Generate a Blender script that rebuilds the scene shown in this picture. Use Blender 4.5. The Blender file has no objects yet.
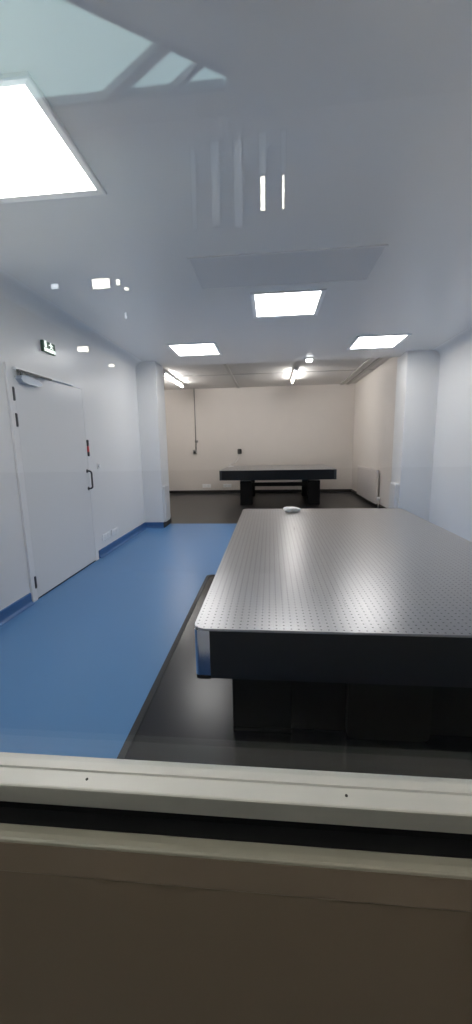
import bpy, bmesh, math, random
from mathutils import Vector, Matrix
random.seed(4)
S = bpy.context.scene
COL = S.collection
CAMZ = 1.4

# ------------------------------------------------------------------ materials
def mat(name, col, rough=.5, metal=0., spec=.5, emit=None, strength=0., coat=0.):
    m = bpy.data.materials.new(name); m.use_nodes = True
    b = m.node_tree.nodes['Principled BSDF']
    b.inputs['Base Color'].default_value = (*col, 1)
    b.inputs['Roughness'].default_value = rough
    b.inputs['Metallic'].default_value = metal
    b.inputs['Specular IOR Level'].default_value = spec
    b.inputs['Coat Weight'].default_value = coat
    if emit:
        b.inputs['Emission Color'].default_value = (*emit, 1)
        b.inputs['Emission Strength'].default_value = strength
    return m

def speckle(m, scale=40., amt=.06, bump=0., stretch=(1, 1, 1), rough_amt=0.):
    """fine procedural variation of the base colour, with optional bump"""
    nt = m.node_tree; N = nt.nodes; L = nt.links
    b = N['Principled BSDF']
    tc = N.new('ShaderNodeTexCoord'); mp = N.new('ShaderNodeMapping')
    mp.inputs['Scale'].default_value = stretch
    L.new(tc.outputs['Object'], mp.inputs['Vector'])
    ns = N.new('ShaderNodeTexNoise'); ns.inputs['Scale'].default_value = scale
    ns.inputs['Detail'].default_value = 4
    L.new(mp.outputs['Vector'], ns.inputs['Vector'])
    c = b.inputs['Base Color'].default_value[:]
    mx = N.new('ShaderNodeMix'); mx.data_type = 'RGBA'
    mx.inputs[6].default_value = tuple(max(0, v*(1-amt)) for v in c[:3])+(1,)
    mx.inputs[7].default_value = tuple(min(1, v*(1+amt)) for v in c[:3])+(1,)
    L.new(ns.outputs['Fac'], mx.inputs[0]); L.new(mx.outputs[2], b.inputs['Base Color'])
    if rough_amt:
        r = b.inputs['Roughness'].default_value
        mr = N.new('ShaderNodeMapRange')
        mr.inputs['To Min'].default_value = max(0, r-rough_amt); mr.inputs['To Max'].default_value = r+rough_amt
        L.new(ns.outputs['Fac'], mr.inputs['Value']); L.new(mr.outputs['Result'], b.inputs['Roughness'])
    if bump:
        bp = N.new('ShaderNodeBump'); bp.inputs['Strength'].default_value = bump
        bp.inputs['Distance'].default_value = .004
        L.new(ns.outputs['Fac'], bp.inputs['Height']); L.new(bp.outputs['Normal'], b.inputs['Normal'])
    return m

M = {}
M['wall'] = speckle(mat('white_wall_panel', (.80, .80, .80), .28, spec=.35), 3, .015)
M['ceil'] = speckle(mat('white_ceiling_panel', (.92, .915, .905), .22, spec=.5), 2, .02)
M['cove'] = speckle(mat('white_ceiling_cove', (.84, .845, .85), .6, spec=.2), 2, .02)
M['beige'] = speckle(mat('beige_plaster', (.74, .69, .645), .75, spec=.2), 4, .03, .05)
M['beige_ceil'] = speckle(mat('grey_ceiling_board', (.60, .585, .57), .7, spec=.2), 6, .04)
M['blue'] = speckle(mat('blue_vinyl', (.085, .225, .46), .33, spec=.5), 120, .05, rough_amt=.0)
M['blue_skirt'] = speckle(mat('blue_skirting_vinyl', (.042, .13, .32), .4), 60, .05)
M['blackfloor'] = speckle(mat('dark_floor_vinyl', (.019, .0175, .018), .34, spec=.5), 80, .1)
M['mat'] = speckle(mat('black_rubber', (.003, .0035, .007), .25, spec=.45), 120, .08)
M['mat_edge'] = mat('black_rubber_edge', (.008, .009, .012), .5)
M['black_skirt'] = mat('black_skirting', (.015, .014, .014), .45)
M['gloss_black'] = speckle(mat('black_laminate', (.004, .005, .007), .3, spec=.4), 20, .2)
M['frame_black'] = speckle(mat('black_powder_coat', (.005, .005, .006), .65, spec=.12), 60, .2)
M['box_black'] = mat('black_isolator_casing', (.003, .0025, .0025), .5, spec=.2)
M['dark_grey'] = mat('dark_grey_metal', (.05, .052, .058), .4, spec=.5)
M['steel'] = speckle(mat('brushed_steel', (.60, .61, .63), .13, 1.), 60, .05, stretch=(1, 1, .05))
M['alu'] = speckle(mat('anodised_aluminium', (.53, .525, .515), .42, .1), 60, .05, stretch=(.05, 1, 1))
M['alu_dark'] = speckle(mat('grey_painted_rail', (.19, .182, .158), .42, .1), 40, .05, stretch=(.05, 1, 1))
M['panel'] = speckle(mat('taupe_wall_panel', (.12, .094, .072), .45, spec=.3), 4, .06, .03)
M['panel_trim'] = speckle(mat('taupe_rail_face', (.142, .112, .088), .45, spec=.3), 4, .05, .03)
M['gasket'] = mat('black_rubber_gasket', (.004, .004, .005), .6, spec=.2)
M['white'] = mat('white_plastic', (.93, .93, .93), .35)
M['white_metal'] = mat('white_enamel', (.70, .69, .68), .35)
M['rad'] = mat('radiator_enamel', (.66, .61, .58), .4)
M['door'] = speckle(mat('white_door_leaf', (.78, .785, .79), .25, spec=.35), 3, .015)
M['jamb'] = mat('white_door_frame', (.80, .80, .805), .28)
M['silver'] = mat('silver_closer', (.42, .48, .56), .3, .5)
M['red'] = mat('red_plastic', (.55, .03, .04), .4)
M['green'] = mat('exit_green', (.01, .075, .035), .4)
M['exit_white'] = mat('exit_white', (.85, .9, .85), .4, emit=(.9, 1, .92), strength=.75)
M['vent'] = speckle(mat('grey_grille', (.70, .70, .705), .5, spec=.3), 40, .03)
M['trim'] = mat('light_trim', (.86, .86, .87), .4)
M['diff'] = mat('panel_diffuser', (.9, .9, .9), .5, emit=(1.0, .975, .945), strength=10.5)
M['tube'] = mat('lit_tube', (.9, .9, .9), .5, emit=(1, .965, .93), strength=78.)
M['small_lamp'] = mat('lit_lens', (.9, .9, .9), .5, emit=(1, 1, 1), strength=4.)
M['plug'] = mat('black_plug', (.012, .012, .012), .4)
M['grey_plastic'] = mat('grey_plastic', (.25, .24, .23), .5)
M['seam'] = mat('grey_ceiling_seam', (.42, .41, .40), .6)
M['wrap'] = speckle(mat('white_wrap', (.90, .90, .90), .35), 60, .05)
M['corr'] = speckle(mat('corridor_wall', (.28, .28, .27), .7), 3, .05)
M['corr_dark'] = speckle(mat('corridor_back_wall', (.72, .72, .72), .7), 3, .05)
M['corr_ceil'] = speckle(mat('corridor_ceiling', (.72, .72, .70), .7), 3, .04)
M['dim_band'] = mat('added_dark_band', (.06, .055, .05), .6)  # for the dark band added low in the corridor
M['corr_floor'] = speckle(mat('corridor_floor', (.035, .034, .033), .5), 30, .1)
M['glaze_bar'] = mat('grey_glazing_bar', (.3, .31, .31), .5)
M['fill_lamp'] = mat('warm_fill_emitter', (.9, .9, .9), .5, emit=(1, .91, .77), strength=110.)  # emitter of the added corridor uplights
M['sky_pane'] = mat('skylight_glass', (.5, .6, .6), .3, emit=(.70, 1., 1.), strength=2.1)
M['lit_pane'] = mat('daylit_pane', (.8, .8, .7), .3, emit=(1., .96, .82), strength=15.)
M['streak_glow'] = mat('streak_glow_strip', (.5, .5, .5), .5, emit=(.85, .95, 1.), strength=.58)  # weak glow that makes the streaks in the glass
M['lit_pane_dim'] = mat('daylit_frosted_pane', (.8, .8, .8), .3, emit=(.9, .96, 1.), strength=6.)

# steel tabletop: brushed along its length, grid of threaded holes every 25 mm
def tabletop_mat():
    m = bpy.data.materials.new('drilled_steel'); m.use_nodes = True
    nt = m.node_tree; N = nt.nodes; L = nt.links
    b = N['Principled BSDF']
    b.inputs['Metallic'].default_value = .92
    tc = N.new('ShaderNodeTexCoord')
    sc = N.new('ShaderNodeVectorMath'); sc.operation = 'SCALE'; sc.inputs['Scale'].default_value = 1/.0273
    L.new(tc.outputs['Object'], sc.inputs[0])
    fr = N.new('ShaderNodeVectorMath'); fr.operation = 'FRACTION'; L.new(sc.outputs[0], fr.inputs[0])
    sb = N.new('ShaderNodeVectorMath'); sb.operation = 'SUBTRACT'; sb.inputs[1].default_value = (.5, .5, 0)
    L.new(fr.outputs[0], sb.inputs[0])
    ml = N.new('ShaderNodeVectorMath'); ml.operation = 'MULTIPLY'; ml.inputs[1].default_value = (1, 1, 0)
    L.new(sb.outputs[0], ml.inputs[0])
    ln = N.new('ShaderNodeVectorMath'); ln.operation = 'LENGTH'; L.new(ml.outputs[0], ln.inputs[0])
    hole = N.new('ShaderNodeMapRange')
    hole.inputs['From Min'].default_value = .11; hole.inputs['From Max'].default_value = .16
    hole.inputs['To Min'].default_value = 1; hole.inputs['To Max'].default_value = 0
    L.new(ln.outputs['Value'], hole.inputs['Value'])
    mp = N.new('ShaderNodeMapping'); mp.inputs['Scale'].default_value = (90, 1.5, 1)
    L.new(tc.outputs['Object'], mp.inputs['Vector'])
    ns = N.new('ShaderNodeTexNoise'); ns.inputs['Scale'].default_value = 1; ns.inputs['Detail'].default_value = 3
    L.new(mp.outputs['Vector'], ns.inputs['Vector'])
    m1 = N.new('ShaderNodeMix'); m1.data_type = 'RGBA'
    m1.inputs[6].default_value = (.35, .35, .36, 1); m1.inputs[7].default_value = (.46, .455, .46, 1)
    L.new(ns.outputs['Fac'], m1.inputs[0])
    m2 = N.new('ShaderNodeMix'); m2.data_type = 'RGBA'; m2.inputs[7].default_value = (.10, .10, .105, 1)
    L.new(m1.outputs[2], m2.inputs[6]); L.new(hole.outputs['Result'], m2.inputs[0])
    L.new(m2.outputs[2], b.inputs['Base Color'])
    mr = N.new('ShaderNodeMapRange'); mr.inputs['To Min'].default_value = .25; mr.inputs['To Max'].default_value = .34
    L.new(ns.outputs['Fac'], mr.inputs['Value']); L.new(mr.outputs['Result'], b.inputs['Roughness'])
    return m
M['top'] = tabletop_mat()

# clear glazing: Fresnel mix of straight-through and mirror reflection on both faces
def glass_mat():
    m = bpy.data.materials.new('clear_glazing'); m.use_nodes = True
    nt = m.node_tree; N = nt.nodes; L = nt.links; N.clear()
    out = N.new('ShaderNodeOutputMaterial'); mix = N.new('ShaderNodeMixShader')
    tr = N.new('ShaderNodeBsdfTransparent'); tr.inputs['Color'].default_value = (.985, .99, .99, 1)
    gl = N.new('ShaderNodeBsdfGlossy'); gl.inputs['Roughness'].default_value = 0.
    fr = N.new('ShaderNodeFresnel'); fr.inputs['IOR'].default_value = 1.5
    geo = N.new('ShaderNodeNewGeometry')
    # the same reflectance whichever side of the face is met
    ior = N.new('ShaderNodeMix'); ior.data_type = 'FLOAT'
    ior.inputs[2].default_value = 1.5; ior.inputs[3].default_value = 1/1.5
    L.new(geo.outputs['Backfacing'], ior.inputs[0]); fr.inputs['IOR'].default_value = 1.5
    L.new(tr.outputs[0], mix.inputs[1]); L.new(gl.outputs[0], mix.inputs[2])
    # Blender flips the IOR on back faces itself; feeding the inverse undoes it
    L.new(ior.outputs[0], fr.inputs['IOR'])
    L.new(fr.outputs[0], mix.inputs[0]); L.new(mix.outputs[0], out.inputs['Surface'])
    return m
M['glass'] = glass_mat()

# ------------------------------------------------------------------ mesh helpers
def box(bm, x0, x1, y0, y1, z0, z1, bev=0., seg=2):
    r = bmesh.ops.create_cube(bm, size=1)
    vs = r['verts']
    bmesh.ops.scale(bm, vec=(x1-x0, y1-y0, z1-z0), verts=vs)
    bmesh.ops.translate(bm, vec=((x0+x1)/2, (y0+y1)/2, (z0+z1)/2), verts=vs)
    if bev > 0:
        es = list({e for v in vs for e in v.link_edges})
        bmesh.ops.bevel(bm, geom=es, offset=bev, segments=seg, affect='EDGES', profile=.5)

def prism(bm, pts, d, axis='z'):
    """extrude a closed polygon (list of 2-D points); axis z: (x,y) from d0 to d1, x: (y,z), y: (x,z)"""
    d0, d1 = d
    f = {'z': lambda p, t: (p[0], p[1], t), 'x': lambda p, t: (t, p[0], p[1]), 'y': lambda p, t: (p[0], t, p[1])}[axis]
    a = [bm.verts.new(f(p, d0)) for p in pts]; b = [bm.verts.new(f(p, d1)) for p in pts]
    n = len(pts)
    bm.faces.new(a[::-1]); bm.faces.new(b)
    for i in range(n):
        bm.faces.new((a[i], a[(i+1) % n], b[(i+1) % n], b[i]))

def tube(bm, path, r, seg=10, caps=True):
    path = [Vector(p) for p in path]; rings = []
    up = None
    for i, p in enumerate(path):
        t = (path[min(i+1, len(path)-1)]-path[max(i-1, 0)]).normalized()
        if up is None:
            up = Vector((0, 0, 1)) if abs(t.z) < .9 else Vector((1, 0, 0))
        s = t.cross(up).normalized(); up = s.cross(t).normalized()
        rings.append([bm.verts.new(p+(s*math.cos(2*math.pi*k/seg)+up*math.sin(2*math.pi*k/seg))*r) for k in range(seg)])
    for A, B in zip(rings, rings[1:]):
        for k in range(seg):
            bm.faces.new((A[k], A[(k+1) % seg], B[(k+1) % seg], B[k]))
    if caps:
        bm.faces.new(rings[0][::-1]); bm.faces.new(rings[-1])

def rrect(x0, x1, y0, y1, r, n=6):
    pts = []
    for cx, cy, a in ((x1-r, y1-r, 0), (x0+r, y1-r, 90), (x0+r, y0+r, 180), (x1-r, y0+r, 270)):
        for k in range(n+1):
            t = math.radians(a+90*k/n); pts.append((cx+r*math.cos(t), cy+r*math.sin(t)))
    return pts

def obj(name, build, m, parent=None, smooth=False, loc=None):
    bm = bmesh.new(); build(bm)
    bmesh.ops.recalc_face_normals(bm, faces=bm.faces)
    if loc is None: loc = (0, 0, 0)
    me = bpy.data.meshes.new(name)
    bmesh.ops.translate(bm, vec=tuple(-v for v in loc), verts=bm.verts)
    bm.to_mesh(me); bm.free()
    if smooth:
        for p in me.polygons: p.use_smooth = True
    me.materials.append(m if not isinstance(m, str) else M[m])
    o = bpy.data.objects.new(name, me); COL.objects.link(o)
    if parent is not None:
        o.parent = parent
        # shapes are written in room coordinates: undo the parents' offset
        off = Vector((0, 0, 0)); q = parent
        while q: off += q.location; q = q.parent
        o.location = Vector(loc)-off
    else:
        o.location = loc
    return o

def thing(name, label, cat, loc, group=None):
    e = bpy.data.objects.new(name, None); COL.objects.link(e); e.location = loc
    e.empty_display_size = .1
    e['label'] = label; e['category'] = cat
    if group: e['group'] = group
    return e
def tag(o, label, cat, group=None):
    o['label'] = label; o['category'] = cat
    if group: o['group'] = group
    return o
def struct(name, build, m, parent=None, smooth=False, loc=None):
    o = obj(name, build, m, parent, smooth, loc); o['kind'] = 'structure'; return o
def structure_root(name, loc):
    e = bpy.data.objects.new(name, None); COL.objects.link(e); e.location = loc
    e.empty_display_size = .1; e['kind'] = 'structure'; return e
def bx(*a, **k): return lambda bm: box(bm, *a, **k)
def boxes(*L): 
    def f(bm):
        for a in L: box(bm, *a)
    return f

# ------------------------------------------------------------------ the setting
XL, XR = -2.22, 2.60          # left and right wall faces of the lab
YF, YP, YO = .58, 6.40, 6.82  # window wall, face of the end piers, start of the back room
HC = 2.793                    # lab ceiling
XPL, XPR = -1.88, 2.11        # opening between the piers
YB = 11.36; HB = 3.06; XBR = 2.37; XBL = -3.4

struct('floor', bx(XL-.1, XR+.1, .60, 6.76, -.1, 0), 'blue')
struct('floor_back', bx(XBL-.1, XR+.1, 6.76, YB+.1, -.1, 0), 'blackfloor')
struct('wall_left', bx(XL-.1, XL, .45, YP+.2, 0, HC+.4), 'wall')
struct('wall_right', bx(XR, XR+.1, .45, YP+.2, 0, HC+.4), 'wall')
struct('wall_back_left', bx(XBL, XPL, YP, YO+.06, 0, HC, bev=.006), 'wall')
struct('wall_back_right', bx(XPR, XR+.05, YP, YO+.06, 0, HC, bev=.006), 'wall')
struct('ceiling', bx(XL-.1, XR+.1, .45, YO, HC, HC+.12), 'ceil')
struct('wall_rear', bx(XBL-.1, XR+.1, YB, YB+.1, 0, HB+.1), 'beige')
struct('wall_rear_right', bx(XBR, XBR+.2, YO+.06, YB, 0, HB+.1), 'beige')
struct('wall_rear_left', bx(XBL-.1, XBL, YO-.1, YB, 0, HB+.1), 'beige')
def cove(path_n, x0, x1, y0, y1, r=.13, seg=8):
    # concave quarter round between a wall face and the ceiling; path_n: +1/-1 = wall on the left/right, 0 = wall at the far end
    def f(bm):
        def run(p0, p1):
            A = []; B = []
            for kk in range(seg+1):
                a = math.radians(90*kk/seg); d = r-r*math.cos(a); z = HC-r+r*math.sin(a)
                A.append(bm.verts.new(p0(d, z))); B.append(bm.verts.new(p1(d, z)))
            for kk in range(seg): bm.faces.new((A[kk], A[kk+1], B[kk+1], B[kk]))
        if path_n: run(lambda d, z: (x0+path_n*d, y0, z), lambda d, z: (x0+path_n*d, y1, z))
        else: run(lambda d, z: (x0, y0-d, z), lambda d, z: (x1, y0-d, z))
    return f
struct('trim_10', cove(1, XL, 0, .6, YP), 'cove', smooth=True)
struct('trim_11', cove(-1, XR, 0, .6, YP), 'cove', smooth=True)
struct('ceiling_rear', bx(XBL-.1, XBR+.2, YO-.12, YB+.1, HB, HB+.1), 'beige_ceil')
# seams of the rear ceiling boards
for i, (x, w) in enumerate(((-.92, .03), (2.0, .05), (2.17, .04))):
    struct('trim_%d' % (i+1), bx(x-w, x+w, YO+.1, YB, HB-.02, HB), 'seam')
struct('trim_4', bx(XBL, XBR, 9.285, 9.315, HB-.012, HB), 'seam')

def skirting(y0, y1, x, s, h=.10, t=.014):
    return lambda bm: prism(bm, [(x, 0), (x+s*.05, 0), (x+s*.035, .004), (x+s*.018, .02), (x+s*t, .04), (x+s*t, h-.004), (x+s*.008, h), (x, h)], (y0, y1), 'y')
o = struct('baseboard_left', skirting(.6, 3.13, XL, 1), 'blue_skirt')
o = struct('baseboard_left_far', skirting(4.555, YP, XL, 1), 'blue_skirt')
o = struct('baseboard_right', skirting(.6, YP, XR, -1), 'blue_skirt')
def skirt_x(x0, x1, y, s, h=.10, t=.014):
    return lambda bm: prism(bm, [(y, 0), (y+s*.05, 0), (y+s*.035, .004), (y+s*.018, .02), (y+s*t, .04), (y+s*t, h-.004), (y+s*.008, h), (y, h)], (x0, x1), 'x')
struct('baseboard_pier_left', skirt_x(XL, XPL, YP, -1), 'blue_skirt')
struct('baseboard_pier_right', skirt_x(XPR, XR, YP, -1), 'blue_skirt')
struct('baseboard_front', skirt_x(XL, XR, .605, 1, .2), 'blue_skirt')
struct('baseboard_return_left', bx(XPL, XPL+.014, YP-.01, YO+.05, 0, .10), 'black_skirt')
struct('baseboard_return_right', bx(XPR-.014, XPR, YP-.01, YO+.05, 0, .10), 'black_skirt')
struct('baseboard_rear', bx(XBL, XBR, YB-.016, YB, 0, .085), 'black_skirt')
struct('baseboard_rear_right', bx(XBR-.016, XBR, YO+.06, YB-.016, 0, .085), 'black_skirt')

# door in the left wall
DY0, DY1, DT = 3.215, 4.43, 2.085
door = structure_root('door_1', (XL, (DY0+DY1)/2, 0))
def jamb(bm):
    box(bm, XL, XL+.022, DY0-.075, DY0-.002, 0, DT+.045, .002)
    box(bm, XL, XL+.022, DY1+.002, DY1+.085, 0, DT+.045, .002)
    box(bm, XL, XL+.022, DY0-.002, DY1+.002, DT+.002, DT+.045, .002)
struct('door_frame', jamb, 'jamb', door)
leaf = struct('door_leaf', bx(XL, XL+.021, DY0, DY1, .016, DT, bev=.002), 'door', door)
struct('under_door_shade', bx(XL, XL+.014, DY0, DY1, 0, .016), 'gasket', leaf)  # black strip standing in for the shadow line under the leaf
for z0 in (1.82, 1.60, .12):
    def hinge(bm, z0=z0):
        tube(bm, [(XL+.024, DY0-.02, z0), (XL+.024, DY0-.02, z0+.115)], .009, 12)
        box(bm, XL+.016, XL+.024, DY0-.028, DY0+.002, z0+.006, z0+.109)
    struct('hinge', hinge, 'dark_grey', door)
def pull(bm):
    y = DY1-.035
    pts = [(XL+.015, y, 1.135), (XL+.045, y, 1.135)]
    for k in range(1, 7):
        a = math.radians(90*k/6); pts.append((XL+.045+.03*math.sin(a), y, 1.105+.03*math.cos(a)))
    for k in range(1, 7):
        a = math.radians(90*k/6); pts.append((XL+.045+.03*math.cos(a), y, .955-.03*math.sin(a)))
    pts.append((XL+.015, y, .925))
    tube(bm, pts, .0105, 12)
    tube(bm, [(XL+.017, y, 1.135), (XL+.024, y, 1.135)], .024, 16)
    tube(bm, [(XL+.017, y, .925), (XL+.024, y, .925)], .024, 16)
struct('handle', pull, 'dark_grey', door, True)
# door closer: body, arm and slide rail
closer = struct('door_closer', lambda bm: prism(bm, [(DY0+.03, 2.01), (DY0+.06, 1.985), (DY0+.14, 1.975), (DY0+.28, 1.978), (DY0+.335, 1.992), (DY0+.34, 2.005), (DY0+.28, 2.028), (DY0+.12, 2.045), (DY0+.05, 2.04)], (XL+.021, XL+.075), 'x'), 'silver', door)
struct('closer_arm', boxes((XL+.05, XL+.07, DY0+.05, DY0+.075, 2.035, 2.08), (XL+.045, XL+.07, DY0+.02, DY0+.52, 2.072, 2.084)), 'dark_grey', closer)
struct('slide_rail', bx(XL+.022, XL+.05, DY0+.02, DY0+.98, 2.085, 2.105, bev=.003), 'white', closer)

# access indicator beside the door: black, red, black
ai = thing('door_lock_indicator', 'narrow black and red lock indicator on the door frame above the pull handle', 'indicator', (XL, 4.45, 1.33))
obj('casing', bx(XL+.02, XL+.042, 4.438, 4.462, 1.43, 1.505, bev=.004), 'plug', ai)
obj('casing', bx(XL+.02, XL+.042, 4.438, 4.462, 1.31, 1.362, bev=.004), 'plug', ai)
obj('red_lens', bx(XL+.02, XL+.040, 4.438, 4.462, 1.362, 1.43, bev=.003), 'red', ai)

pb = thing('wall_button', 'small round white push button on the left wall beside the door handle', 'button', (XL, 4.74, 1.18))
obj('plate', lambda bm: box(bm, XL, XL+.012, 4.705, 4.775, 1.145, 1.215, .004), 'wall', pb)
obj('button', lambda bm: tube(bm, [(XL+.010, 4.74, 1.18), (XL+.028, 4.74, 1.18)], .022, 16), 'white', pb)

def socket(y0, y1, z0, z1, label):
    t = thing('wall_socket', label, 'socket', (XL, (y0+y1)/2, z0), 'double sockets low on the left wall')
    obj('faceplate', bx(XL, XL+.012, y0, y1, z0, z1, bev=.004), 'white', t)
    for k in range(2):
        yc = y0+(y1-y0)*(.27+.46*k); zc = (z0+z1)/2
        def ins(bm, yc=yc, zc=zc):
            tube(bm, [(XL+.0105, yc, zc), (XL+.0145, yc, zc)], .03, 18)
        obj('socket_insert', ins, 'trim', t)
    return t
socket(4.69, 4.92, .195, .275, 'white double wall socket nearest the door, low on left wall')
socket(4.985, 5.21, .195, .275, 'white double wall socket nearer the corner, low on left wall')

# exit sign
ex = thing('exit_sign', 'small green and white emergency exit sign on the wall above the door', 'exit sign', (XL, 3.82, 2.345))
obj('housing', bx(XL, XL+.03, 3.715, 3.925, 2.345, 2.450, bev=.004), 'green', ex)
def pict(bm):
    x0, x1 = XL+.030, XL+.0325
    box(bm, x0, x1, 3.725, 3.915, 2.352, 2.382)                 # lit lower band
    box(bm, x0, x1, 3.735, 3.768, 2.388, 2.448)                 # doorway
    # running figure
    tube(bm, [(x0, 3.845, 2.440), (x1, 3.845, 2.440)], .009, 12)
    prism(bm, [(3.83, 2.430), (3.852, 2.426), (3.862, 2.402), (3.842, 2.400)], (x0, x1), 'x')
    prism(bm, [(3.842, 2.404), (3.856, 2.402), (3.835, 2.388), (3.822, 2.389)], (x0, x1), 'x')
    prism(bm, [(3.850, 2.404), (3.864, 2.402), (3.888, 2.389), (3.876, 2.387)], (x0, x1), 'x')
    prism(bm, [(3.832, 2.430), (3.836, 2.422), (3.812, 2.414), (3.806, 2.420)], (x0, x1), 'x')
    prism(bm, [(3.850, 2.428), (3.878, 2.414), (3.882, 2.420), (3.855, 2.434)], (x0, x1), 'x')
obj('pictogram', pict, 'exit_white', ex)

# ------------------------------------------------------------------ ceiling
def ceiling_light(x, y, label, s=.612):
    t = thing('ceiling_light', label, 'ceiling light', (x, y, HC-.02), 'square ceiling panel lights')
    h = s/2; w = .042
    def fr(bm):
        # splayed ring: the inner slope faces the diffuser
        prof = ((h, HC), (h, HC-.007), (h+w*.8, HC-.015), (h+w, HC-.013), (h+w, HC))
        rings = [[bm.verts.new((x+sx*d, y+sy*d, z)) for sx, sy in ((-1, -1), (1, -1), (1, 1), (-1, 1))] for d, z in prof]
        for A, B in zip(rings, rings[1:]):
            for q in range(4): bm.faces.new((A[q], A[(q+1) % 4], B[(q+1) % 4], B[q]))
    obj('frame', fr, 'trim', t)
    obj('diffuser', bx(x-h, x+h, y-h, y+h, HC-.007, HC), 'diff', t)
    return t
ceiling_light(-1.245, 1.95, 'large lit square ceiling light nearest the window, upper left of the photo')
ceiling_light(.163, 4.145, 'lit square ceiling light in the middle, behind the grey ceiling panel')
ceiling_light(1.485, 5.78, 'lit square ceiling light at far right, near the right pier')
ceiling_light(-1.085, 5.77, 'lit square ceiling light at far left, near the left pier')

v = thing('ceiling_panel', 'wide flat grey rectangular panel set in the glossy ceiling between the lights', 'ceiling panel', (.11, 3.37, HC-.01))
obj('panel', bx(-.60, .82, 3.09, 3.64, HC-.006, HC, bev=.002), 'vent', v)
def vfr(bm):
    z0, z1 = HC-.009, HC
    box(bm, -.62, .84, 3.07, 3.09, z0, z1); box(bm, -.62, .84, 3.64, 3.66, z0, z1)
    box(bm, -.62, -.60, 3.09, 3.64, z0, z1); box(bm, .82, .84, 3.09, 3.64, z0, z1)
obj('edge_frame', vfr, 'ceil', v)

sl = thing('ceiling_spot', 'tiny lit white lamp on the ceiling edge above the back room opening', 'lamp', (.64, 6.68, HC-.045))
obj('housing', bx(.575, .705, 6.60, 6.76, HC-.018, HC, bev=.004), 'white', sl)
obj('lens', bx(.59, .69, 6.62, 6.74, HC-.045, HC-.018, bev=.008), 'small_lamp', sl)

# fluorescent battens in the back room
def batten(x, y0, y1, label):
    t = thing('ceiling_tube_light', label, 'tube light', (x, (y0+y1)/2, 2.9), 'fluorescent tube lights of the back room')
    obj('housing', bx(x-.04, x+.04, y0, y1, HB-.055, HB, bev=.006), 'white_metal', t)
    obj('tube', lambda bm: tube(bm, [(x, y0+.04, HB-.085), (x, y1-.04, HB-.085)], .016, 12), 'tube', t, True)
    for y in (y0+.02, y1-.02):
        obj('lamp_holder', bx(x-.02, x+.02, y-.018, y+.018, HB-.108, HB-.055, bev=.004), 'white', t)
    return t
batten(-2.33, 8.55, 10.35, 'lit fluorescent tube light half hidden behind the left pier')
batten(.56, 8.75, 10.25, 'lit fluorescent tube light in the middle of the back room ceiling')

# ------------------------------------------------------------------ black mat and the large table
mt = obj('floor_mat', lambda bm: prism(bm, rrect(-.704, 1.78, .95, 3.96, .06), (0, .006)), 'mat', loc=(.54, 2.34, 0))
tag(mt, 'large black glossy floor mat under the big steel table', 'mat')
me = obj('bevelled_edge', lambda bm: None, 'mat_edge', mt)
def mat_edge(bm):
    a = rrect(-.704, 1.78, .95, 3.96, .06); b = rrect(-.668, 1.744, .986, 3.924, .05)
    A = [bm.verts.new((*p, .0062)) for p in a]; B = [bm.verts.new((*p, .0095)) for p in b]
    C = [bm.verts.new((*p, .0062)) for p in b]
    n = len(a)
    for i in range(n):
        j = (i+1) % n
        bm.faces.new((A[i], A[j], B[j], B[i])); bm.faces.new((B[i], B[j], C[j], C[i]))
bpy.data.objects.remove(me)
obj('bevelled_edge', mat_edge, 'mat_edge', mt)

MZ = .006
TX0, TX1, TY0, TY1, TZ = -.294, 1.355, 1.306, 4.03, .7276
tb = thing('optical_table', 'large optical table with drilled brushed steel top, in front of the window', 'table', ((TX0+TX1)/2, (TY0+TY1)/2, MZ), 'optical tables')
obj('tabletop', lambda bm: prism(bm, rrect(TX0, TX1, TY0, TY1, .045, 8), (TZ-.009, TZ)), 'top', tb, loc=(TX0, TY0, TZ))
BZ = .522
r_ = .058
def table_body(bm):
    # twelve-sided plan: straight sides, corners left free for the corner trims
    x0, x1, y0, y1 = TX0+.004, TX1-.004, TY0+.004, TY1-.004
    pts = [(x0+r_, y0), (x1-r_, y0), (x1-r_, y0+r_), (x1, y0+r_), (x1, y1-r_), (x1-r_, y1-r_), (x1-r_, y1), (x0+r_, y1), (x0+r_, y1-r_), (x0, y1-r_), (x0, y0+r_), (x0+r_, y0+r_)]
    prism(bm, pts, (BZ, TZ-.009))
obj('black_skirt', table_body, 'gloss_black', tb)
def corner_trim(cx, cy, sx, sy, z0, z1):
    def f(bm):
        pts = [(cx, cy)]
        pts.append((cx+sx*r_, cy)); e = .016
        for k in range(6):
            a = math.radians(90*k/5); pts.append((cx+sx*(r_-e+e*math.cos(a)), cy+sy*(r_-e+e*math.sin(a))))
        pts.append((cx, cy+sy*r_))
        if sx*sy < 0: pts.reverse()
        prism(bm, pts, (z0, z1))
    return f
for sx, sy in ((-1, -1), (1, -1), (1, 1), (-1, 1)):
    cx = (TX0+.004+r_) if sx < 0 else (TX1-.004-r_); cy = (TY0+.004+r_) if sy < 0 else (TY1-.004-r_)
    c = obj('corner_trim', corner_trim(cx, cy, sx, sy, BZ+.012, TZ-.009), 'steel', tb)
    c['label'] = 'polished rounded steel corner trim'
    obj('corner_foot', corner_trim(cx, cy, sx, sy, BZ-.004, BZ+.012), 'frame_black', c)
TXC = (TX0+TX1)/2
def leg(x0, x1, y0, y1, z0, z1):
    def f(bm):
        box(bm, x0, x1, y0, y1, z0+.02, z1-.03, .008)
        box(bm, x0+.03, x1-.03, y0+.03, y1-.03, z1-.03, z1)
        box(bm, x0-.0, x1+.0, y0-.0, y1+.0, z0, z0+.02, .004)
    return f
for y0, y1 in ((1.66, 1.95), (3.38, 3.67)):
    obj('leg', leg(-.19, .10, y0, y1, MZ, BZ), 'frame_black', tb)
    obj('leg', leg(2*TXC-.10, 2*TXC+.19, y0, y1, MZ, BZ), 'frame_black', tb)
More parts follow.
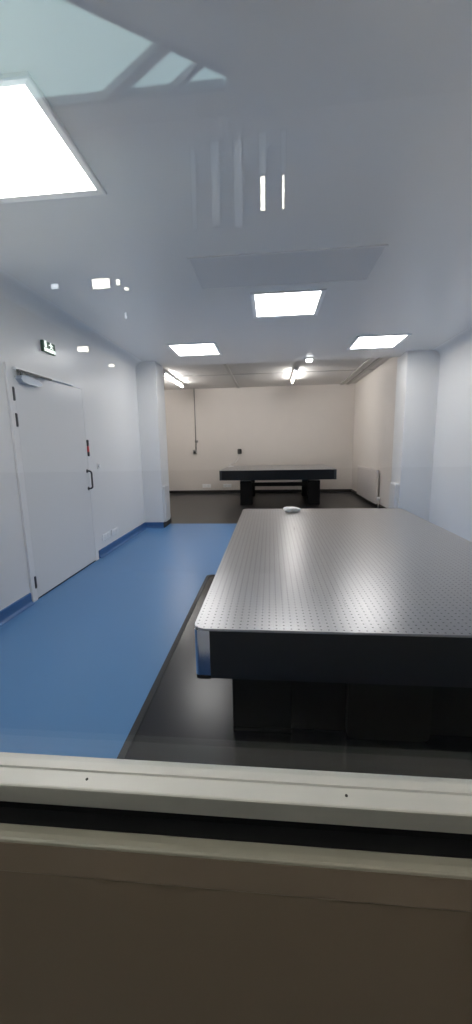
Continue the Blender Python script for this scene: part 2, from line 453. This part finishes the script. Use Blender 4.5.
obj('front_panel', bx(.10, 2*TXC-.10, 1.69, 1.72, MZ+.004, BZ-.03), 'frame_black', tb)
for x in (-.06, 2*TXC+.03):
    obj('tie_bar', bx(x, x+.03, 1.95, 3.38, .30, .38), 'frame_black', tb)
obj('isolator_case', lambda bm: prism(bm, rrect(.36, .74, MZ, .42, .03), (1.645, 1.69), 'y'), 'box_black', tb)

# white crumpled wrap on the far edge of the big table
def wrap(bm):
    bmesh.ops.create_icosphere(bm, subdivisions=4, radius=1)
    rnd = random.Random(8)
    cs = [(Vector((rnd.uniform(-1, 1), rnd.uniform(-1, 1), rnd.uniform(-.3, 1))).normalized(), rnd.uniform(-.22, .22)) for _ in range(26)]
    for vtx in bm.verts:
        d = vtx.co.normalized(); k = 1.
        for c, a in cs: k += a*max(0, d.dot(c)-.75)*3
        x, y, z = d.x*k*.066, d.y*k*.05, d.z*k*.033
        if d.x > .55: z -= (d.x-.55)*.012; x += (d.x-.55)*.085
        vtx.co = Vector((x+.205, y+3.84, max(-.024, z)+.0245+TZ))
tag(obj('crumpled_wrap', wrap, 'wrap', smooth=True, loc=(.205, 3.84, TZ)), 'small crumpled white wrapper lying on far edge of the big steel table', 'wrapper')

# ------------------------------------------------------------------ table in the back room
BX0, BX1, BY0, BY1, BTZ, BBZ = -1.20, 1.50, 8.80, 10.95, .838, .605
t2 = thing('optical_table', 'black optical table with grey top across the dark floored back room', 'table', ((BX0+BX1)/2, (BY0+BY1)/2, 0), 'optical tables')
obj('tabletop', lambda bm: prism(bm, rrect(BX0, BX1, BY0, BY1, .045, 6), (BTZ-.009, BTZ)), 'top', t2, loc=(BX0, BY0, BTZ))
TX0_, r2 = BX0, .058
def body2(bm):
    x0, x1, y0, y1 = BX0+.004, BX1-.004, BY0+.004, BY1-.004
    pts = [(x0+r2, y0), (x1-r2, y0), (x1-r2, y0+r2), (x1, y0+r2), (x1, y1-r2), (x1-r2, y1-r2), (x1-r2, y1), (x0+r2, y1), (x0+r2, y1-r2), (x0, y1-r2), (x0, y0+r2), (x0+r2, y0+r2)]
    prism(bm, pts, (BBZ, BTZ-.009))
obj('black_skirt', body2, 'gloss_black', t2)
for sx, sy in ((-1, -1), (1, -1), (1, 1), (-1, 1)):
    cx = (BX0+.004+r2) if sx < 0 else (BX1-.004-r2); cy = (BY0+.004+r2) if sy < 0 else (BY1-.004-r2)
    obj('corner_trim', corner_trim(cx, cy, sx, sy, BBZ, BTZ-.009), 'dark_grey', t2)
for x0, x1 in ((-.725, -.445), (.865, 1.145)):
    for y0, y1 in ((8.93, 9.2), (10.5, 10.77)):
        lg = obj('leg', bx(x0, x1, y0, y1, 0, BBZ-.035, bev=.008), 'frame_black', t2)
        obj('leg_pad', bx(x0+.03, x1-.03, y0+.03, y1-.03, BBZ-.035, BBZ), 'grey_plastic', lg)
obj('tie_bar', bx(-.445, .865, 9.0, 9.06, .44, .53, bev=.004), 'frame_black', t2)
obj('tie_bar', bx(-.445, .865, 10.6, 10.66, .44, .53, bev=.004), 'frame_black', t2)

# ------------------------------------------------------------------ back wall fittings
cd = thing('cable_conduit', 'thin grey cable conduit running down the back wall to a switch box', 'conduit', (-2.22, YB, 1.1))
obj('pipe', lambda bm: tube(bm, [(-2.22, YB-.016, HB), (-2.22, YB-.016, 1.295)], .014, 10), 'grey_plastic', cd, True)
obj('junction_box', bx(-2.245, -2.15, YB-.045, YB, 1.52, 1.585, bev=.008), 'grey_plastic', cd)
sb = obj('switch_box', bx(-2.31, -2.20, YB-.05, YB, 1.18, 1.30, bev=.01), 'grey_plastic', cd)
obj('rotary_knob', lambda bm: tube(bm, [(-2.255, YB-.048, 1.24), (-2.255, YB-.08, 1.24)], .03, 16), 'plug', sb)

pl = thing('power_plug', 'small black plug with hanging white cord on back wall above the dark table', 'plug', (-.915, YB, 1.16))
obj('plug_body', bx(-.975, -.855, YB-.07, YB, 1.16, 1.31, bev=.02), 'plug', pl)
def cord(bm):
    pts = []
    P = [(-.93, YB-.05, 1.17), (-.95, YB-.06, 1.05), (-1.03, YB-.25, .93), (-1.12, 10.55, .90), (-1.08, 10.3, .868), (-.98, 10.1, .866), (-1.1, 9.9, .866)]
    for i in range(len(P)-1):
        for k in range(6):
            t = k/6; p0 = Vector(P[max(i-1, 0)]); p1 = Vector(P[i]); p2 = Vector(P[i+1]); p3 = Vector(P[min(i+2, len(P)-1)])
            pts.append(.5*((2*p1)+(p2-p0)*t+(2*p0-5*p1+4*p2-p3)*t*t+(3*p1-p0-3*p2+p3)*t**3))
    pts.append(Vector(P[-1])); tube(bm, pts, .006, 8)
obj('cord', cord, 'white', pl, True)

def outlet(x0, x1, label):
    t = thing('wall_outlet', label, 'socket', ((x0+x1)/2, YB, .16), 'white double sockets low on the back wall')
    obj('faceplate', bx(x0, x1, YB-.014, YB, .165, .275, bev=.004), 'white', t)
    for k in range(2):
        xc = x0+(x1-x0)*(.27+.46*k)
        obj('socket_insert', lambda bm, xc=xc: tube(bm, [(xc, YB-.0125, .22), (xc, YB-.017, .22)], .032, 16), 'trim', t)
outlet(-2.07, -1.81, 'white double socket on back wall, left of the dark table')
outlet(-1.43, -1.18, 'white double socket on back wall, under the left end of the dark table')

# radiator on the right wall of the back room
rd = thing('radiator', 'white panel radiator on the right wall of the back room', 'radiator', (2.31, 9.43, .1))
def radbody(bm):
    x0, x1, y0, y1, z0, z1 = 2.275, 2.34, 8.48, 10.30, .08, .82
    box(bm, x0+.008, x1, y0, y1, z0, z1, .006)
    n = 34
    for k in range(n):
        a = y0+.03+(y1-y0-.06)*k/n
        box(bm, x0, x0+.01, a+.008, a+(y1-y0-.06)/n-.008, z0+.04, z1-.04, .003, 1)
obj('panel', radbody, 'rad', rd)
obj('top_grille', bx(2.285, 2.335, 8.50, 10.28, .82, .83), 'rad', rd)
for y in (8.8, 10.05):
    obj('wall_bracket', bx(2.335, XBR, y-.02, y+.02, .2, .7), 'rad', rd)
vv = obj('valve', lambda bm: (tube(bm, [(2.31, 8.48, .20), (2.31, 8.33, .20)], .013, 10), tube(bm, [(2.31, 8.33, .0), (2.31, 8.33, .20)], .011, 10)), 'rad', rd, True)
obj('valve_knob', lambda bm: tube(bm, [(2.31, 8.33, .19), (2.31, 8.33, .26)], .033, 16), 'white', vv, True)

# white corner guards on the inner sides of the two piers
def guard(x0, x1, label):
    t = thing('corner_guard', label, 'guard', ((x0+x1)/2, YP+.15, .1), 'white guards on the piers')
    obj('cover', bx(x0, x1, YP+.02, YP+.30, .10, .72, bev=.012), 'white_metal', t)
    obj('end_cap', bx(x0+.004, x1-.004, YP+.03, YP+.29, .72, .735, bev=.004), 'white', t)
guard(XPL, XPL+.045, 'white boxed guard low on the left pier beside the dark floor')
guard(XPR-.075, XPR, 'white boxed guard low on the right pier beside the radiator')

# ------------------------------------------------------------------ window wall
Z = lambda z: z+CAMZ
GY = .552
WX0, WX1, WT = -1.35, 1.35, 2.62
win = structure_root('window_1', (0, GY, Z(-.54)))
zs = Z(-.5365)
def sill(bm):
    prism(bm, [(.558, zs-.02), (.558, zs+.0), (.532, zs), (.5315, zs-.004), (.5275, zs-.004), (.527, zs), (.499, zs), (.4970, zs-.0006), (.4958, zs-.0025),
               (.5218, Z(-.5995)), (.524, Z(-.601)), (.558, Z(-.601))], (WX0, WX1), 'x')
fr = struct('window_sill', sill, 'alu', win)
struct('screw', lambda bm: [tube(bm, [(x, .514, zs-.0005), (x, .514, zs+.0012)], .0022, 10) for x in (-.303,)], 'plug', fr)
struct('screw', lambda bm: [tube(bm, [(x, .514, zs-.0005), (x, .514, zs+.0012)], .0022, 10) for x in (.115,)], 'plug', fr)
struct('gasket', boxes((WX0, WX1, .526, .575, Z(-.64), Z(-.601)), (WX0, WX1, .499, .526, Z(-.64), Z(-.6165))), 'gasket', win)
def rail(bm):
    prism(bm, [(.4985, Z(-.627)), (.4985, Z(-.6165)), (.497, Z(-.616)), (.487, Z(-.6172)), (.480, Z(-.6195)), (.4775, Z(-.6215)), (.4762, Z(-.6245)),
               (.4768, Z(-.6262)), (.482, Z(-.627)), (.499, Z(-.627))], (WX0, WX1), 'x')
struct('rail_cap', rail, 'alu_dark', win)
struct('lower_rail', lambda bm: prism(bm, [(.4775, Z(-.627)), (.4768, Z(-.629)), (.4768, Z(-.683)), (.4785, Z(-.686)), (.56, Z(-.686)), (.56, Z(-.64)), (.499, Z(-.64)), (.499, Z(-.627))], (WX0, WX1), 'x'), 'panel_trim', win)
def wframe(bm):
    box(bm, WX0, WX0+.05, .50, .575, zs, WT); box(bm, WX1-.05, WX1, .50, .575, zs, WT)
    box(bm, WX0+.05, WX1-.05, .50, .575, WT-.05, WT)
struct('window_frame', wframe, 'alu', win)
struct('glass_pane', bx(WX0+.05, WX1-.05, GY-.004, GY+.004, zs, WT-.05), 'glass', win)
def front_wall(bm):
    box(bm, -3.2, 3.2, .4785, .60, 0, Z(-.686))
    box(bm, -3.2, WX0, .4785, .60, Z(-.686), 4.4); box(bm, WX1, 3.2, .4785, .60, Z(-.686), 4.4)
    box(bm, WX0, WX1, .4785, .60, WT, 4.4)
struct('wall_front', front_wall, 'panel')
# lab-side lining of the window wall
struct('wall_front_lining', boxes((XL, WX0, .60, .605, 0, HC), (WX1, XR, .60, .605, 0, HC), (WX0, WX1, .60, .605, 0, Z(-.60)), (WX0, WX1, .60, .605, WT, HC)), 'wall')

# ------------------------------------------------------------------ corridor the window looks in from
struct('floor_corridor', bx(-3.2, 3.2, -3.6, .60, -.1, 0), 'corr_floor')
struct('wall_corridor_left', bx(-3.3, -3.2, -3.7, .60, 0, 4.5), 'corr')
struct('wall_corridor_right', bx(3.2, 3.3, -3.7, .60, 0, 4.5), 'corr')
CB = -2.95
for q, sx in enumerate((-1, 1)):  # unseen uplights added to brighten the corridor ceiling mirrored in the glass
    cl = structure_root('trim_%d' % (5+q), (sx*3.1, -1.2, 3.1))
    x0, x1 = sorted((sx*3.2, sx*3.02))
    struct('added_uplight_housing', bx(x0, x1, -2.3, .1, 3.04, 3.12, bev=.01), 'glaze_bar', cl)
    struct('added_uplight_emitter', bx(x0+.02, x1-.02, -2.28, .08, 3.12, 3.126), 'fill_lamp', cl)
# skylight in the corridor ceiling: outline and two glazing bars
SK = [(-.32, -2.57), (-.38, -2.70), (-3.1, -2.70), (-3.1, -.77)]
def corr_ceiling(bm):
    z = 4.4
    out = [(-3.2, .60), (3.2, .60), (3.2, -3.6), (-3.2, -3.6)]
    # five strips around the opening
    def slab(p): prism(bm, p, (z, z+.1))
    slab([(-3.2, -2.70), (-3.2, -3.6), (3.2, -3.6), (3.2, -2.70)][::-1])
    slab([(-3.2, -2.70), (-3.1, -2.70), (-3.1, -.77), (-3.2, -.77)])
    slab([(-3.2, -.77), (-3.1, -.77), (-.32, -2.57), (3.2, -2.57), (3.2, .60), (-3.2, .60)])
    slab([(-.38, -2.70), (3.2, -2.70), (3.2, -2.57), (-.32, -2.57)])
struct('ceiling_corridor', corr_ceiling, 'corr_ceil')
sky = structure_root('window_2', (-1.6, -2.2, 4.4))
struct('skylight_pane', lambda bm: prism(bm, SK[::-1], (4.47, 4.48)), 'sky_pane', sky)
def bars(bm):
    def bar(a, b, w):
        a = Vector((*a, 0)); b = Vector((*b, 0)); d = (b-a).normalized(); n = Vector((-d.y, d.x, 0))*w
        pts = [(a+n), (b+n), (b-n), (a-n)]
        prism(bm, [(p.x, p.y) for p in pts], (4.40, 4.465))
    bar((-.75, -2.28), (-1.42, -2.69), .04)
    bar((-.50, -2.44), (-.86, -2.69), .018)
    bar((-.32, -2.57), (-3.1, -.77), .03)
    bar((-.38, -2.68), (-3.1, -2.68), .02)
struct('glazing_bar', bars, 'glaze_bar', sky)
# back wall of the corridor with slit windows and small clerestory lights
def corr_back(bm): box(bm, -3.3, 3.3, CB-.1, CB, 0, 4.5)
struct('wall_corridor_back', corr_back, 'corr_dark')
struct('wall_corridor_dim_band', boxes((-3.19, 3.19, CB, CB+.02, 0, 1.15), (-3.2, -3.18, CB+.02, .47, 0, 1.15), (3.18, 3.2, CB+.02, .47, 0, 1.15)), 'dim_band')  # dark band added to keep the lower reflections dim
V = -CB+2*.56            # where that wall appears in the glazing
k = V/5.1
n = 3
def lit(x0, x1, z0, z1, m='lit_pane', shape=None):
    global n
    x0, x1, z0, z1 = x0*k, x1*k, CAMZ+z0*k, CAMZ+z1*k
    w = structure_root('window_%d' % n, ((x0+x1)/2, CB, z0))
    struct('pane', bx(x0, x1, CB, CB+.012, z0, z1), m, w)
    def f(bm):
        t = .012
        box(bm, x0-t, x0, CB, CB+.02, z0-t, z1+t); box(bm, x1, x1+t, CB, CB+.02, z0-t, z1+t)
        box(bm, x0, x1, CB, CB+.02, z0-t, z0); box(bm, x0, x1, CB, CB+.02, z1, z1+t)
    struct('frame', f, 'glaze_bar', w)
    n += 1
lit(-.108, -.055, 2.745, 3.10); lit(.146, .170, 2.745, 3.10)
for x0, x1, z0, z1 in ((-.93, -.88, 2.6, 3.45), (-.69, -.59, 2.62, 3.5), (-.42, -.325, 2.6, 3.5), (-.125, -.04, 3.13, 3.55), (.135, .185, 3.13, 3.55)):
    lit(x0, x1, z0, z1, 'streak_glow')  # glowing strips added for the faint upright streaks reflected in the glazing
lit(-2.25, -2.02, 2.00, 2.115)
lit(-1.935, -1.885, 2.03, 2.10); lit(-1.835, -1.775, 1.965, 2.0)
lit(-2.52, -2.37, 1.255, 1.32); lit(-2.11, -2.035, 1.05, 1.082)
lit(-2.80, -2.70, 2.03, 2.09, 'lit_pane_dim'); lit(-1.855, -1.825, 1.63, 1.71, 'lit_pane_dim')

# ------------------------------------------------------------------ world, camera, colour management
w = bpy.data.worlds.new('World'); S.world = w; w.use_nodes = True
w.node_tree.nodes['Background'].inputs['Color'].default_value = (.6, .8, 1, 1)
w.node_tree.nodes['Background'].inputs['Strength'].default_value = .3

pi, ya, ro, fpx = -.1728, .0930, -.0193, 378.84
f = Vector((-math.sin(ya)*math.cos(pi), math.cos(ya)*math.cos(pi), math.sin(pi)))
r = Vector((math.cos(ya), math.sin(ya), 0)); u = r.cross(f)
r2 = math.cos(ro)*r+math.sin(ro)*u; u2 = -math.sin(ro)*r+math.cos(ro)*u
cam = bpy.data.cameras.new('camera'); co = bpy.data.objects.new('camera', cam); COL.objects.link(co)
cam.sensor_fit = 'VERTICAL'; cam.sensor_height = 36; cam.sensor_width = 36*472/1024
cam.lens = fpx/1024*36; cam.clip_start = .02
co.matrix_world = Matrix(((r2.x, u2.x, -f.x, 0), (r2.y, u2.y, -f.y, 0), (r2.z, u2.z, -f.z, CAMZ), (0, 0, 0, 1)))
S.camera = co

S.view_settings.view_transform = 'Standard'; S.view_settings.look = 'None'
S.view_settings.gamma = 1; S.view_settings.use_curve_mapping = False
S.view_settings.exposure = .56
S.cycles.use_denoising = True
S.cycles.max_bounces = 16; S.cycles.diffuse_bounces = 8; S.cycles.glossy_bounces = 8
S.cycles.transparent_max_bounces = 16
S.cycles.caustics_reflective = True; S.cycles.caustics_refractive = False
S.cycles.sample_clamp_indirect = 6
